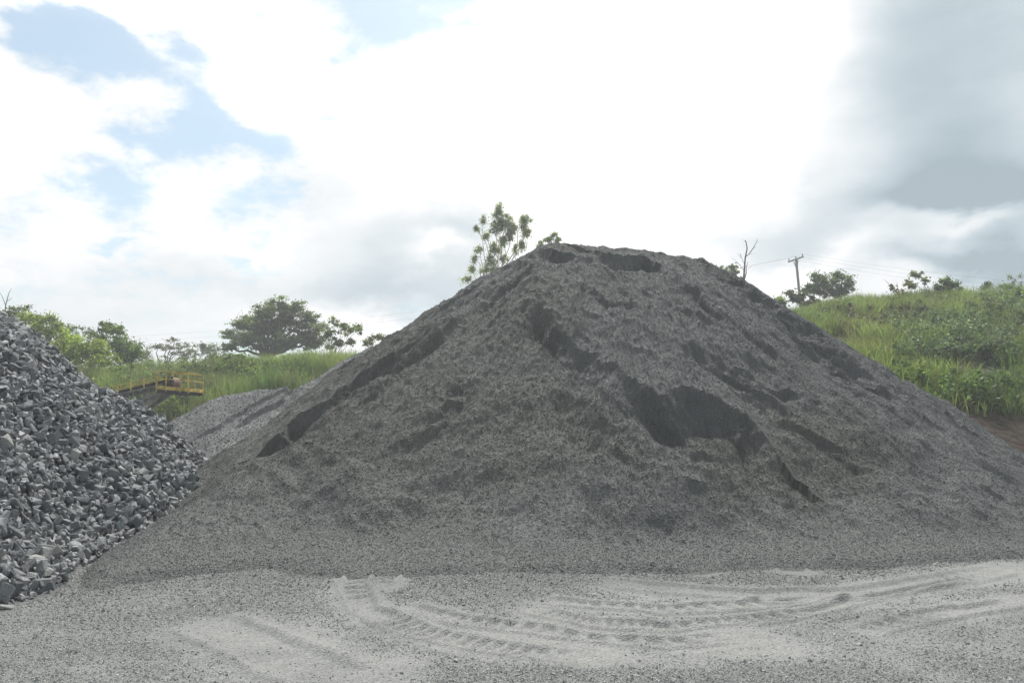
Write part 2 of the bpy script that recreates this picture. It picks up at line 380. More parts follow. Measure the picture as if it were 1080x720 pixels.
lk(bpy.data.objects.new('gravel_heap',meshnp('gravel_heap_low',np.concatenate([V1,V2]),np.concatenate([tri(Q1),F2+len(V1)]),M_HEAP,np.concatenate([c1,c2]))),label='lower smooth gravel heap behind the big heap, below the yellow platform',cat='gravel heap')
# ------------------------------------------------------------------ rock heap
def hull(seed,n=13,flatz=.7):
    r=np.random.RandomState(seed); bm=bmesh.new()
    p=r.uniform(-1,1,(n,3)); p/=np.max(np.abs(p),axis=1)[:,None]**.75
    p*=np.array((1.15,.74,flatz*.9))*(.8+.25*r.rand(n,1))
    for q in p: bm.verts.new(q)
    res=bmesh.ops.convex_hull(bm,input=bm.verts)
    for v in [v for v in bm.verts if not v.link_faces]: bm.verts.remove(v)
    bmesh.ops.recalc_face_normals(bm,faces=bm.faces)
    bmesh.ops.dissolve_limit(bm,angle_limit=math.radians(9),verts=bm.verts,edges=bm.edges)
    bmesh.ops.bevel(bm,geom=bm.edges[:],offset=.05,segments=1,affect='EDGES')
    bmesh.ops.triangulate(bm,faces=bm.faces)
    V=np.array([v.co[:] for v in bm.verts]); bm.verts.index_update(); Fc=np.array([[v.index for v in f.verts] for f in bm.faces]); bm.free()
    return V,Fc
HULLS=[hull(100+i,11+i%5,.5+.09*(i%5)) for i in range(22)]
rr=np.random.RandomState(5); cand=[]
for lay,(sp_,off) in enumerate([(.078,.0),(.090,.03),(.14,.06)]):
    gx,gy=np.meshgrid(np.arange(-16,-2.4,sp_),np.arange(5.2,20,sp_))
    gx=gx.ravel()+rr.uniform(-.5,.5,gx.size)*sp_; gy=gy.ravel()+rr.uniform(-.5,.5,gy.size)*sp_
    z=rockheap(gx,gy); k=(z>.0)
    for x,y,zz in zip(gx[k],gy[k],z[k]):
        s=sp_*(.42+.46*rr.rand()**2.4)
        cand.append((x,y,zz+off+rr.uniform(-.02,.05),s))
cand=np.array(cand); px,py=proj(cand[:,0],cand[:,1],cand[:,2])
vis=(px>-70)&(px<260)&(cand[:,2]>heap_base(cand[:,0],cand[:,1])-.12)
far=cand[:,1]<16.4
cand=cand[vis&far]; px,py=proj(cand[:,0],cand[:,1],cand[:,2])
dist=np.hypot(cand[:,0],cand[:,1])
inv=(px>2)&(px<225)&(py>330)&(cand[:,2]>heap_base(cand[:,0],cand[:,1])+.05)
# seen from the camera: nothing of the heap well in front
score=np.where(inv,cand[:,3]/dist*(1+.3*(cand[:,2]-rockheap(cand[:,0],cand[:,1]))/.1),0)
order=np.argsort(-score); picks=set(order[:284].tolist())
def rocktint(n):
    k=rr.rand(n,1); c=np.array((.10,.108,.112))*(1-k)+np.array((.345,.352,.35))*k
    w=rr.rand(n,1)<.06; return np.where(w,np.array((.36,.37,.36)),c)
tints=rocktint(len(cand)); Rm=rotmats(len(cand),rr)
Vs=[];Fs=[];Cs=[];o=0
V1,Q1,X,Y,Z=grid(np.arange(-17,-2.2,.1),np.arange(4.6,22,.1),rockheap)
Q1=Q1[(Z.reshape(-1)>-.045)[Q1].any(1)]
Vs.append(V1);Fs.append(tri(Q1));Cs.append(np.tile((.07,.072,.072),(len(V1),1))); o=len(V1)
ROCKME=[meshnp('broken_rock',v,f,M_ROCK) for v,f in HULLS]
TM=[]
for i in range(9):      # the lone rocks take one of nine stone tones
    m=M_ROCK.copy(); m.name='broken_basalt_tone'; nt=m.node_tree
    vm=[n for n in nt.nodes if n.type=='VECT_MATH'][0]
    for l in list(vm.inputs[0].links): nt.links.remove(l)
    vm.inputs[0].default_value=tuple(rocktint(1)[0]) if i<8 else (.36,.365,.34); TM.append(m)
M_BROWN=TM[0].copy(); M_BROWN.name='rusty_stone'
[n for n in M_BROWN.node_tree.nodes if n.type=='VECT_MATH'][0].inputs[0].default_value=(.24,.15,.11)
def lone_rock(x,y,z,s,label,vi,mat,rot,group=True,sc=(1,1,1)):
    o_=bpy.data.objects.new('broken_rock',ROCKME[vi]); o_.location=(x,y,z); o_.rotation_euler=rot; o_.scale=(s*sc[0],s*sc[1],s*sc[2])
    o_.material_slots[0].link='OBJECT'; o_.material_slots[0].material=mat
    return lk(o_,label=label,cat='rock',group='broken rocks lying on the rock heap' if group else None)
for i in range(len(cand)):
    x,y,z,s=cand[i]; vi=rr.randint(len(HULLS))
    if i in picks:
        lone_rock(x,y,z,s,'angular broken grey rock lying loose among its like on the rock heap',vi,TM[rr.randint(8) if rr.rand()>.07 else 8],tuple(rr.uniform(-3.1,3.1,3)))
        continue
    v,f=HULLS[vi]; w=(v*s)@Rm[i].T+np.array((x,y,z)); Vs.append(w);Fs.append(f+o);Cs.append(np.tile(tints[i],(len(v),1))); o+=len(v)
lk(bpy.data.objects.new('rock_heap',meshnp('rock_heap',np.concatenate(Vs),np.concatenate(Fs),M_ROCK,np.concatenate(Cs))),label='heap of coarse broken grey rock sloping in from the left edge',cat='rock heap',kind='stuff')
def fr(x,y): return np.maximum(np.maximum(rockheap(x,y),heap_base(x,y)),0)
for (a,b,s,lab,vi,mt,rot,sc) in [
  (35,596,.115,'large pale flat-faced rock at the foot of the rock heap beside the gravel',3,TM[8],(.5,.2,.4),(1.25,1,.8)),
  (13,597,.085,'pale blocky rock just left of the large pale flat-faced rock',7,TM[8],(.3,.5,1.2),(1,1,.8)),
  (3,563,.06,'small rusty brown stone at the left edge of the rock heap',5,M_BROWN,(.2,.3,.9),(1,1,1)),
  (6,642,.055,'lone pale stone lying on the yard in front of the rock heap',9,TM[8],(.1,.2,.4),(1.4,.9,.5)),
  (82,565,.09,'pale blunt rock on the edge where rock heap meets gravel heap',11,TM[8],(.3,.1,.2),(1,1,.8)),
  (150,500,.10,'large dark slab lying at mid height near the right edge of the rock heap',2,TM[1],(.4,.2,.6),(1.2,1,.8))]:
    p=hit(a,b,fr,5,16); lone_rock(p[0],p[1]-.04,p[2]+s*.5,s,lab,vi,mt,rot,False,sc)
# ------------------------------------------------------------------ hillside
V,Q,X,Y,Z=grid(axis(-45,45,.5,1.15,160),axis(13,75,.45,1.15,160),hill)
soilp=[hit(1062,458,hill),hit(1100,470,hill),hit(1040,452,hill)]
sm=np.zeros(X.shape)
for p in soilp: sm=np.maximum(sm,np.exp(-(((X-p[0])/1.9)**2+((Y-p[1])/1.6)**2)**1.5))
sm=np.maximum(sm,sst(1.5,.3,Z)*(X>8))
sm=np.clip(sm+.25*fbm(X,Y,1.0,3,93),0,1)[...,None]
hc=np.array((.050,.065,.028))*(1+.3*fbm(X,Y,3,3,92))[...,None]*(1-sm)+np.array((.068,.044,.032))*(1+.35*fbm(X,Y,.8,3,94))[...,None]*sm
keep=(Z.reshape(-1)>-.028)[Q].any(1)
lk(bpy.data.objects.new('hillside',meshnp('hillside',V,Q[keep],M_SOIL,hc.reshape(-1,3),True)),label='green hillside rising behind the heaps with a bare reddish soil foot on the right',cat='hillside',kind='structure')
def blades(x,y,z,Lb,lean,az,w,col,hook=.5,seg=3):
    """arched ribbons: n blades -> V,F,C"""
    n=len(x); t=np.linspace(0,1,seg+1)
    u=np.stack([np.cos(az),np.sin(az)],-1); V=[]
    sd=az+np.pi/2+RNG.uniform(-.8,.8,n); s=np.stack([np.cos(sd),np.sin(sd)],-1)
    for k,tt in enumerate(t):
        out=lean*Lb*tt+hook*Lb*tt**2.5*lean*1.6; up=Lb*tt*(1-.38*lean*hook*2*tt*tt)
        ww=w*(1-tt)**.6*.5*(.7+.6*min(1,tt*3)) if k<seg else w*0+.002
        c=np.stack([x+u[:,0]*out,y+u[:,1]*out,z+up],-1)
        o=np.stack([s[:,0]*ww,s[:,1]*ww,0*ww],-1); V+= [c-o,c+o]
    V=np.stack(V,1); m=V.shape[1]
    q=np.array([(2*k,2*k+1,2*k+3,2*k+2) for k in range(seg)])
    Fc=(q[None]+m*np.arange(n)[:,None,None]).reshape(-1,4)
    g=np.linspace(.75,1.15,seg+1).repeat(2)
    C=(col[:,None,:]*np.ones((1,m,1))).reshape(-1,3)
    return V.reshape(-1,3),Fc,C
ntuft=52000
x=np.concatenate([RNG.uniform(-45,-2,ntuft//2),RNG.uniform(5,46,ntuft-ntuft//2)]); y=RNG.uniform(15,66,ntuft)
z=hill(x,y); px,py=proj(x,y,z+1)
k=((px>-50)&(px<470)|(px>760)&(px<1140))&(z>.25)&(py<520)
toe=np.interp(x,[-80,-20,-6,4,14,60],[40,36,33,29,21.5,16]); W=np.interp(x,[-80,-20,-5,5,15,60],[11,10,12,20,25,30])
k&=(y<toe+W*1.25+3)&(y>toe-.2)
sp_=np.zeros(len(x))
for p in soilp: sp_=np.maximum(sp_,np.exp(-(((x-p[0])/1.7)**2+((y-p[1])/1.4)**2)**1.5))
k&=(RNG.rand(len(x))>sp_*1.05)&(fbm(x,y,3.2,3,96)+.62>RNG.rand(len(x))*.55)
k&=~((px>1018)&(py>424))
x,y,z=x[k],y[k],z[k]; px,py=proj(x,y,z+.6)
n1=fbm(x,y,4.5,3,97); n2=fbm(x,y,1.5,2,98)
zone=np.exp(-((py-(345+.0*px))/16)**2)*(px>880)                       # brownish belt half way up the right slope
yel=np.clip(.5+1.2*n1+.9*n2+np.where(px<500,.25,0),0,1)[:,None]
col=np.array((.085,.145,.048))*(1-yel)+np.array((.185,.250,.085))*yel
br=np.clip(.9*np.clip(zone,0,1)*(.4+n2)+.35*(n1<-.28),0,1)[:,None]
col=col*(1-br)+np.array((.135,.125,.085))*br
hgt=np.where(px<500,1.0,.88)*(1+.35*fbm(x,y,2.5,2,99))*(1-.35*br[:,0])
nb=26; n=len(x)*nb
rep=lambda a: np.repeat(a,nb,axis=0)
bx,by=rep(x)+RNG.normal(0,.17,n),rep(y)+RNG.normal(0,.17,n); bz=rep(z)-.05
cc=rep(col)*np.exp(RNG.normal(0,.22,(n,1)))*(1+RNG.normal(0,.06,(n,3)))
dry=RNG.rand(n)<.10; cc[dry]=np.array((.22,.19,.10))*RNG.uniform(.7,1.2,(dry.sum(),1))
V,Fc,C=blades(bx,by,bz,rep(hgt)*RNG.uniform(.55,1.25,n),np.abs(RNG.normal(.22,.16,n))+.04,RNG.uniform(0,6.283,n),RNG.uniform(.012,.028,n),np.clip(cc,.01,.6))
lk(bpy.data.objects.new('tall_grass',meshnp('tall_grass',V,Fc,M_GRASS,np.clip(C,.01,.6))),label='tall green and yellowish grass covering the slopes behind the heaps',cat='grass',kind='stuff')
print('blades',n)
# ------------------------------------------------------------------ leaf clumps and trees
def leafcloud(cl,nl,ls,col,jit=.25,droop=0.,flat_=1.0,rng=RNG,elong=1.8):
    """cl: (n,4) clump centres and radii; nl leaves in each"""
    cl=np.asarray(cl,float); n=len(cl)*nl
    c=np.repeat(cl,nl,axis=0); d=rng.normal(size=(n,3)); d/=np.linalg.norm(d,axis=1)[:,None]
    rad=np.minimum(np.abs(rng.normal(0,.62,(n,1))),1.7); p=c[:,:3]+d*rad*c[:,3:4]*np.array((1,1,flat_))
    p[:,2]-=droop*c[:,3]*rad[:,0]*(np.hypot(d[:,0],d[:,1]))
    R=rotmats(n,rng); s=ls*rng.uniform(.6,1.3,(n,1,1))
    q=np.array([(-.5*elong,0,0),(0,-.5,.08),(.5*elong,0,0),(0,.5,.08)])[None]*s
    V=np.einsum('nij,nkj->nki',R,q)+p[:,None,:]
    Fc=np.arange(n*4).reshape(n,4)
    ct=np.repeat(np.exp(rng.normal(0,.20,(len(cl),1))),nl,axis=0)*np.exp(rng.normal(0,jit,(n,1)))
    C=np.clip((np.asarray(col)*1.1+.012)*ct*(1+rng.normal(0,.05,(n,3))),.01,.6)
    return V.reshape(-1,3),Fc,np.repeat(C,4,axis=0)
def tubes(paths,sides=6):
    """paths: lists of (x,y,z,r) -> V,F quads"""
    VV=[];FF=[];o=0
    for p in paths:
        p=np.asarray(p,float); m=len(p)
        if m<2: continue
        T=np.gradient(p[:,:3],axis=0); T/=np.linalg.norm(T,axis=1)[:,None]+1e-9
        ref=np.array((0,1.,0)) if abs(T[0][1])<.9 else np.array((1.,0,0))
        U=np.cross(T,ref); U/=np.linalg.norm(U,axis=1)[:,None]+1e-9; W_=np.cross(T,U)
        a=np.linspace(0,2*math.pi,sides,endpoint=False)
        ring=p[:,None,:3]+p[:,None,3:4]*(U[:,None,:]*np.cos(a)[None,:,None]+W_[:,None,:]*np.sin(a)[None,:,None])
        VV.append(ring.reshape(-1,3))
        for i in range(m-1):
            for j in range(sides):
                k2=(j+1)%sides; FF.append((o+i*sides+j,o+i*sides+k2,o+(i+1)*sides+k2,o+(i+1)*sides+j))
        FF.append((o,o+1,o+2,o+3)) ; FF.append((o+(m-1)*sides,o+(m-1)*sides+1,o+(m-1)*sides+2,o+(m-1)*sides+3))
        o+=m*sides
    return np.concatenate(VV),np.array(FF)
def limb(a,b,r0,r1,rng,n=5,wob=.06,sag=0):
    a=np.array(a,float);b=np.array(b,float); L=np.linalg.norm(b-a); out=[]
    for i in range(n+1):
        t=i/n; q=a*(1-t)+b*t+rng.normal(0,wob*L,3)*(1 if 0<i<n else 0)*.6
        q[2]+=sag*L*math.sin(math.pi*t); out.append((*q,r0*(1-t)+r1*t))
    return out
def empty(name,loc,label,cat,group=None):
    e=bpy.data.objects.new(name,None); e.location=loc; e.empty_display_size=.3
    return lk(e,label=label,cat=cat,group=group)
def child(name,V,Fc,mat,root,col=None,smooth=False,label=None):
    V=np.asarray(V)-np.array(root.location)
    return lk(bpy.data.objects.new(name,meshnp(name,V,Fc,mat,col,smooth)),parent=root,label=label)
def tree(name,label,cat,D,base,lobes,leaf=.12,ncl=14,nl=40,rc=.45,col=(.07,.10,.04),trunk=.16,group=None,seed=1,bark=None,droop=0.,flat_=.7,depth=.8,fork=.35,shell=.35,jit=.25,gz=None,elong=1.8,extra=()):
    """lobes: (px,py,rx,ry) in photo pixels, made into real ellipsoids of foliage at distance D"""
    rng=np.random.RandomState(seed); u=D/FP
    b=P(base,0,D); gx=b[0]*1.0
    zb=float(hill(np.array([gx]),np.array([D]))[0]) if gz is None else gz
    root=empty(name,(gx,D,zb),label,cat,group)
    paths=[]; cl=[]
    cs=[]
    for lo in lobes:
        px_,py_,rx,ry=lo[:4]; dd=D+(lo[4] if len(lo)>4 else rng.uniform(-1,1)*depth*rx*u)
        c=np.array(P(px_,py_,dd)); cs.append((c,rx*u,ry*u))
    mx=np.mean([c for c,_,_ in cs],axis=0); zl=min(c[2]-ry for c,_,ry in cs)
    top=max(c[2] for c,_,_ in cs); zf=zb+max(.5,(top-zb)*fork)
    fk=np.array((gx*.8+mx[0]*.2,D,zf)); paths.append(limb((gx,D,zb-.2),fk,trunk,trunk*.72,rng,4,.02))
    for c,rx,ry in cs:
        rl=trunk*min(.6,.25+.3*rx/2.0); paths.append(limb(fk,c,rl,rl*.35,rng,6,.05,.06))
        m=max(6,int(2.6*ncl*(rx*ry)/(rc*rc)/6))
        for i in range(m):
            d=rng.normal(size=3); d/=np.linalg.norm(d); rad=(shell+(1.2-shell)*rng.rand())
            q=c+d*np.array((rx,rx*depth,ry))*rad
            r=rc*rng.uniform(.45,1.15); cl.append((*q,r))
            if rng.rand()<.6: paths.append(limb(c+(q-c)*.1,q,rl*.3,rl*.1,rng,3,.08))
    for e in extra: paths.append([(*P(a_,b_,D),r_) for a_,b_,r_ in e])
    V,Fc=tubes(paths); child('trunk',V,Fc,bark or M_BARK,root,None,True)
    V,Fc,C=leafcloud(cl,int(nl*2.0),leaf*.66,np.array(col)*1.35,jit,droop,flat_,rng,elong); child('crown',V,Fc,M_LEAF,root,C)
    return root
GB='bright green bamboo clumps behind the rock heap'; 
BG=(.155,.205,.035)
tree('feathery_tree','dark feathery tree at the left edge with bare twigs standing above it','tree',52,12,[(8,330,12,8),(22,330,12,9),(33,338,10,7),(2,345,14,10)],leaf=.13,rc=.55,nl=60,ncl=12,col=(.085,.115,.045),seed=3,flat_=.5,extra=[[(4,340,.05),(6,322,.035),(9,310,.02),(12,304,.012)],[(6,322,.03),(2,312,.015),(-2,306,.01)],[(7,318,.02),(13,314,.01)]])
tree('bamboo_clump','leftmost rounded yellow-green bamboo clump just above the rock heap skyline','bamboo',46,48,[(38,348,14,10),(52,343,14,9),(62,352,13,12),(44,360,16,12),(30,338,8,8),(70,358,8,10)],leaf=.13,rc=.6,nl=90,ncl=20,col=BG,seed=4,trunk=.1,droop=.5,shell=.6,group=None,jit=.2)
tree('thin_crown_tree','greyish thin-crowned tree peeping between the two bamboo clumps','tree',62,87,[(88,350,9,5),(97,354,8,6),(74,347,6,4)],leaf=.13,rc=.5,nl=30,ncl=12,col=(.09,.115,.06),seed=5)
tree('bamboo_clump','wide low yellow-green bamboo clump above the grassy bank beside the rock heap','bamboo',44,92,[(78,366,13,12),(92,362,14,10),(105,366,13,12),(92,376,18,9),(112,376,9,7),(66,372,12,12)],leaf=.12,rc=.55,nl=90,ncl=20,col=BG,seed=6,trunk=.1,droop=.5,shell=.6,jit=.2)
tree('arching_bamboo','tall arching bamboo with a drooping plume leaning to the right','bamboo',47,112,[(108,348,9,8),(118,343,9,5),(126,347,6,4),(104,358,8,9),(128,357,9,5),(134,362,6,4)],leaf=.12,rc=.4,nl=60,ncl=14,col=(.105,.150,.04),seed=7,trunk=.09,droop=.6,shell=.4)
tree('rounded_tree','dark green rounded small tree at the right end of the bamboo','tree',46,132,[(126,368,11,9),(137,370,9,9),(131,376,12,7)],leaf=.12,rc=.45,nl=90,ncl=18,col=(.085,.130,.035),seed=8,trunk=.1,shell=.55)
tree('thin_crown_tree','small hazy tree between dark rounded tree and pale acacia','tree',66,150,[(148,372,8,8),(155,378,7,5),(145,366,4,4)],leaf=.14,rc=.5,nl=34,ncl=12,col=(.085,.105,.06),seed=9)
tree('acacia_tree','hazy flat-topped acacia above the conveyor boom','tree',74,185,[(184,360,12,5),(193,366,12,6),(176,368,12,4),(164,365,7,3),(200,372,8,6),(186,374,13,5)],leaf=.15,rc=.6,nl=30,ncl=12,col=(.085,.105,.06),seed=10,flat_=.4,trunk=.2)
tree('thin_crown_tree','hazy broad tree just left of the large spreading tree','tree',76,222,[(214,366,10,6),(226,366,9,7),(220,374,16,5),(237,372,8,7)],leaf=.15,rc=.6,nl=32,ncl=12,col=(.085,.105,.06),seed=12)
tree('spreading_tree','large spreading dark tree with a domed crown on the left skyline','tree',60,294,[(298,322,14,8),(284,330,16,9),(312,326,14,8),(325,336,12,9),(268,338,14,8),(255,342,12,7),(243,352,9,6),(300,340,20,12),(278,350,20,10),(322,352,16,10),(262,360,20,9),(300,362,24,9),(240,366,10,6),(332,362,12,8),(336,345,8,7)],leaf=.13,rc=.6,nl=80,ncl=30,col=(.092,.122,.052),seed=13,trunk=.38,fork=.3,flat_=.45,shell=.2)
tree('open_crown_tree','small open-crowned tree with big leaves right of the large spreading tree','tree',54,356,[(352,340,7,5),(345,350,9,7),(362,345,8,6),(372,350,8,5),(358,358,9,6),(378,346,4,3),(347,364,7,5),(369,361,7,4)],leaf=.15,rc=.38,nl=30,ncl=16,col=(.100,.135,.035),seed=14,trunk=.09,elong=1.3)
tree('sapling','small sprig of a sapling where the left skyline meets the big gravel heap','sapling',50,396,[(392,358,6,4),(400,355,5,3),(387,362,4,3),(405,358,4,3)],leaf=.14,rc=.25,nl=18,ncl=9,col=(.100,.13,.045),seed=15,trunk=.04)
EU=(.165,.195,.11)
tree('eucalyptus_tree','tall slender eucalyptus with an airy crown behind the left shoulder of the big heap','tree',50,522,[(526,222,6,8),(530,233,7,10),(523,240,6,8),(540,238,6,9),(538,250,5,6),(553,232,6,7),(555,244,5,9),(550,258,4,6),(531,256,5,7),(521,262,7,6),(510,232,4,4),(502,240,3,3),(512,248,5,4),(506,262,5,4),(500,272,5,4),(517,275,6,5),(530,272,5,4),(512,284,6,4),(497,283,5,4),(543,262,3,5),(524,286,8,4),(493,293,5,3),(507,296,8,3)],leaf=.075,rc=.30,nl=50,ncl=22,col=(.20,.23,.145),seed=16,elong=2.6,trunk=.13,bark=M_PALEBARK,flat_=1.0,droop=.4,shell=.1,fork=.15,depth=1.0)
tree('eucalyptus_tree','tip of a tree crown just showing above the left end of the big heap crest','tree',50,580,[(584,248,3,3),(578,253,4,3),(588,253,3,3),(571,258,4,3)],leaf=.10,rc=.22,nl=60,ncl=12,col=EU,seed=17,trunk=.1,bark=M_PALEBARK)
tree('sapling','small leafy tree just left of the bare dead tree','sapling',54,770,[(762,284,5,4),(772,280,6,4),(776,286,5,5),(768,288,6,4),(780,294,2,4)],leaf=.13,rc=.28,nl=30,ncl=12,col=(.10,.14,.06),seed=18,trunk=.05)
tree('round_tree','dark leafy bushy tree right of the utility pole on the hill crest','tree',52,875,[(862,297,8,7),(858,306,8,7),(874,302,9,8),(868,292,6,4),(888,294,8,5),(892,302,8,7),(880,309,12,6),(896,297,5,5),(884,290,5,3),(852,304,4,5)],leaf=.15,rc=.42,nl=44,ncl=20,col=(.065,.100,.038),seed=19,trunk=.16,elong=1.3,extra=[[(868,300,.04),(863,291,.02),(860,284,.012)],[(880,308,.05),(876,296,.03),(870,287,.02)]])
tree('shrub','dark low shrub in front of the foot of the utility pole','shrub',47,845,[(838,315,6,6),(846,314,8,7),(856,318,8,5),(833,310,3,4)],leaf=.14,rc=.3,nl=40,ncl=14,col=(.055,.080,.035),seed=20,trunk=.05)
tree('shrub','pale young shrub at the very edge of the gravel heap skyline','shrub',47,821,[(822,317,5,4),(828,320,5,4)],leaf=.12,rc=.3,nl=30,ncl=12,col=(.12,.17,.05),seed=21,trunk=.03)
tree('sapling','pale airy sapling left of the dark round bush on the right crest','sapling',44,967,[(963,290,5,4),(971,292,5,4),(957,298,5,3),(976,297,3,3),(963,302,4,3)],leaf=.11,rc=.22,nl=22,ncl=9,col=(.13,.155,.075),seed=22,trunk=.04,flat_=.8)
tree('shrub','thin dry brownish shrub with bare twigs left of the pale airy sapling','shrub',44,944,[(940,304,5,4),(948,308,6,5),(955,312,6,4)],leaf=.10,rc=.25,nl=18,ncl=8,col=(.10,.095,.055),seed=23,trunk=.04,extra=[[(945,312,.02),(938,300,.012),(932,294,.007)],[(948,310,.02),(946,298,.01)]])
tree('shrub','dark round bush standing alone on the right crest','shrub',44,1000,[(997,303,8,6),(1003,300,7,6),(990,306,5,5),(1005,308,7,5),(998,296,5,3)],leaf=.13,rc=.3,nl=45,ncl=14,col=(.070,.105,.035),seed=24,trunk=.06)
tree('shrub','tiny dark bush on the crest right of the round bush','shrub',48,1041,[(1041,301,3,3),(1039,304,3,2)],leaf=.12,rc=.25,nl=30,ncl=12,col=(.06,.09,.035),seed=25,trunk=.03)
tree('shrub','tiny pale bush on the crest near the right edge','shrub',48,1061,[(1060,302,4,2),(1064,303,3,2)],leaf=.12,rc=.25,nl=30,ncl=12,col=(.08,.13,.04),seed=26,trunk=.03)
# broad-leaved weeds on the slope
def weeds(spots,ls,nl,col,seed):
    rng=np.random.RandomState(seed); cl=[]
    for a,b,rx,ry,n in spots:
        for i in range(n):
            q=hit(a+rng.uniform(-1,1)*rx,b+rng.uniform(-1,1)*ry,hill,14,70)
            cl.append((q[0],q[1],q[2]+rng.uniform(.25,.85),rng.uniform(.28,.55)))
    return leafcloud(cl,nl,ls,col,.25,.3,.8,rng,1.5)
parts_=[weeds([(990,358,45,12,110),(1050,345,32,16,90),(975,380,26,12,60),(1030,375,45,12,80)],.09,80,(.105,.150,.080),31),
 weeds([(930,345,50,12,80),(1000,335,60,7,60),(880,340,20,8,30)],.11,30,(.075,.085,.045),32),
 weeds([(260,400,60,12,70),(160,400,40,14,50),(340,385,40,6,40),(150,432,50,12,60),(225,388,40,5,30)],.11,46,(.110,.160,.040),33),
 weeds([(1068,312,10,14,26),(1000,425,70,10,60),(960,400,20,14,30)],.10,40,(.085,.140,.035),34)]
o=0;VV=[];FF=[];CC=[]
for v,f,c in parts_: VV.append(v);FF.append(f+o);CC.append(c);o+=len(v)
lk(bpy.data.objects.new('undergrowth',meshnp('undergrowth',np.concatenate(VV),np.concatenate(FF),M_LEAF,np.concatenate(CC))),label='broad-leaved green weeds growing in patches among the tall grass',cat='undergrowth',kind='stuff')
# ------------------------------------------------------------------ bare dead tree
D=50
root=empty('dead_tree',(P(786,0,D)[0],D,float(hill(np.array([P(786,0,D)[0]]),np.array([D]))[0])),'bare dead tree with forked twigs above the right shoulder of the big heap','tree')
bx=lambda *pts: [(*P(a,b,D+dd),r*.62) for a,b,dd,r in pts]
zp=lambda a: a
z0=root.location.z
low=[(root.location.x,D,z0-.2,.09)]
V,Fc=tubes([low+bx((784,300,0,.10),(785,285,0,.09),(786,272,0,.075),(788,262,.1,.06),(787,256,.1,.05),(786,253,.1,.035))])
child('trunk',V,Fc,M_DEAD,root,None,True)
V,Fc=tubes([bx((786,271,0,.06),(790,268,.2,.05),(795,261,.4,.04),(798,255,.5,.02),(799,252,.5,.01)),
 bx((784,298,0,.07),(787,288,-.2,.055),(787,282,-.3,.04),(789,276,-.3,.02)),
 bx((785,286,0,.03),(781,280,-.3,.022),(776,275,-.5,.014),(771,271,-.6,.007)),
 bx((785,278,0,.03),(782,272,.3,.022),(779,269,.4,.012),(777,266,.4,.007)),
 bx((798,256,.5,.014),(801,254,.6,.007)),bx((795,262,.4,.014),(798,260,.5,.007)),bx((790,268,.2,.018),(794,267,.2,.009),(798,268,.2,.005)),
 bx((787,256,.1,.02),(783,252,0,.008)),bx((788,284,0,.018),(793,281,0,.008)),bx((798,256,.5,.012),(798,251,.6,.006)),bx((782,272,.3,.02),(781,268,.3,.03),(780,267,.3,.01))],5)
child('branches',V,Fc,M_DEAD,root,None,True)
# ------------------------------------------------------------------ utility pole and wires
def box(a,b,w,h,up=(0,0,1)):
    """beam from a to b, w across, h high"""
    a=np.array(a,float);b=np.array(b,float);t=b-a;t/=np.linalg.norm(t);s=np.cross(t,up);s/=np.linalg.norm(s);u=np.cross(s,t)
    V=[p+sx*s*w/2+sz*u*h/2 for p in (a,b) for sx,sz in ((-1,-1),(1,-1),(1,1),(-1,1))]
    return np.array(V),np.array([(0,1,2,3),(7,6,5,4),(0,4,5,1),(1,5,6,2),(2,6,7,3),(3,7,4,0)])
def join(L):
    o=0;A_=[];B_=[]
    for v,f in L: A_.append(v);B_.append(f+o);o+=len(v)
    return np.concatenate(A_),np.concatenate(B_)
D=72; t_=P(839.5,273,D); b_=P(843,308,D)
t_=np.array(t_);b_=np.array(b_); dirn=(b_-t_)/np.linalg.norm(b_-t_); zb=float(hill(b_[0:1],np.array([D]))[0])
bb=t_+dirn*((t_[2]-zb+.3)/-dirn[2])
root=empty('utility_pole',(float(bb[0]),D,zb),'grey utility pole with a single tilted crossarm on the hill crest','utility pole')
V,Fc=tubes([[(*bb,.17),(*(t_*.5+bb*.5),.13),(*t_,.11)]],10); child('post',V,Fc,M_POLE,root,None,True)
ca=np.array(P(831.5,276.2,D-1.1)); cb=np.array(P(847,270.8,D+1.1))
V,Fc=box(ca,cb,.12,.13); child('crossarm',V,Fc,M_POLE,root)
V,Fc=join([box(t_+dirn*1.0,ca*.35+cb*.65-np.array((0,0,.12)),.05,.05),box(t_+dirn*1.0,ca*.65+cb*.35-np.array((0,0,.12)),.05,.05)]); child('brace',V,Fc,M_POLE,root)
ins=[]
for q in (.04,.5,.96):
    p=ca*(1-q)+cb*q; V,Fc=tubes([[(p[0],p[1]-.0,p[2]+.1,.03),(p[0],p[1],p[2]+.16,.07),(p[0],p[1],p[2]+.20,.045),(p[0],p[1],p[2]+.26,.065),(p[0],p[1],p[2]+.3,.02)]],8)
    child('insulator',V,Fc,M_CER,root,None,True); ins.append(p+np.array((0,0,.28)))
def wire(pts,r,label):
    pts=[np.array(p,float) for p in pts]; path=[]
    for a,b in zip(pts[:-1],pts[1:]):
        L=np.linalg.norm(b-a); 
        for i in range(25): t=i/24; q=a*(1-t)+b*t; path.append((q[0],q[1],q[2]-4*.012*L*t*(1-t),r))
    V,Fc=tubes([path],5); lk(bpy.data.objects.new('overhead_wire',meshnp('overhead_wire',V,Fc,M_WIRE,None,True)),label=label,cat='power line',group='overhead wires strung to the utility pole')
for i,(p,nm) in enumerate(zip(ins,('nearest','middle','farthest'))):
    wire([P(-60,362+i*5,96+i),P(480,324+i*7,84+i),p,P(1120,313-i*6,60+i)],.006,'thin overhead wire on the %s insulator of the tilted crossarm'%nm)
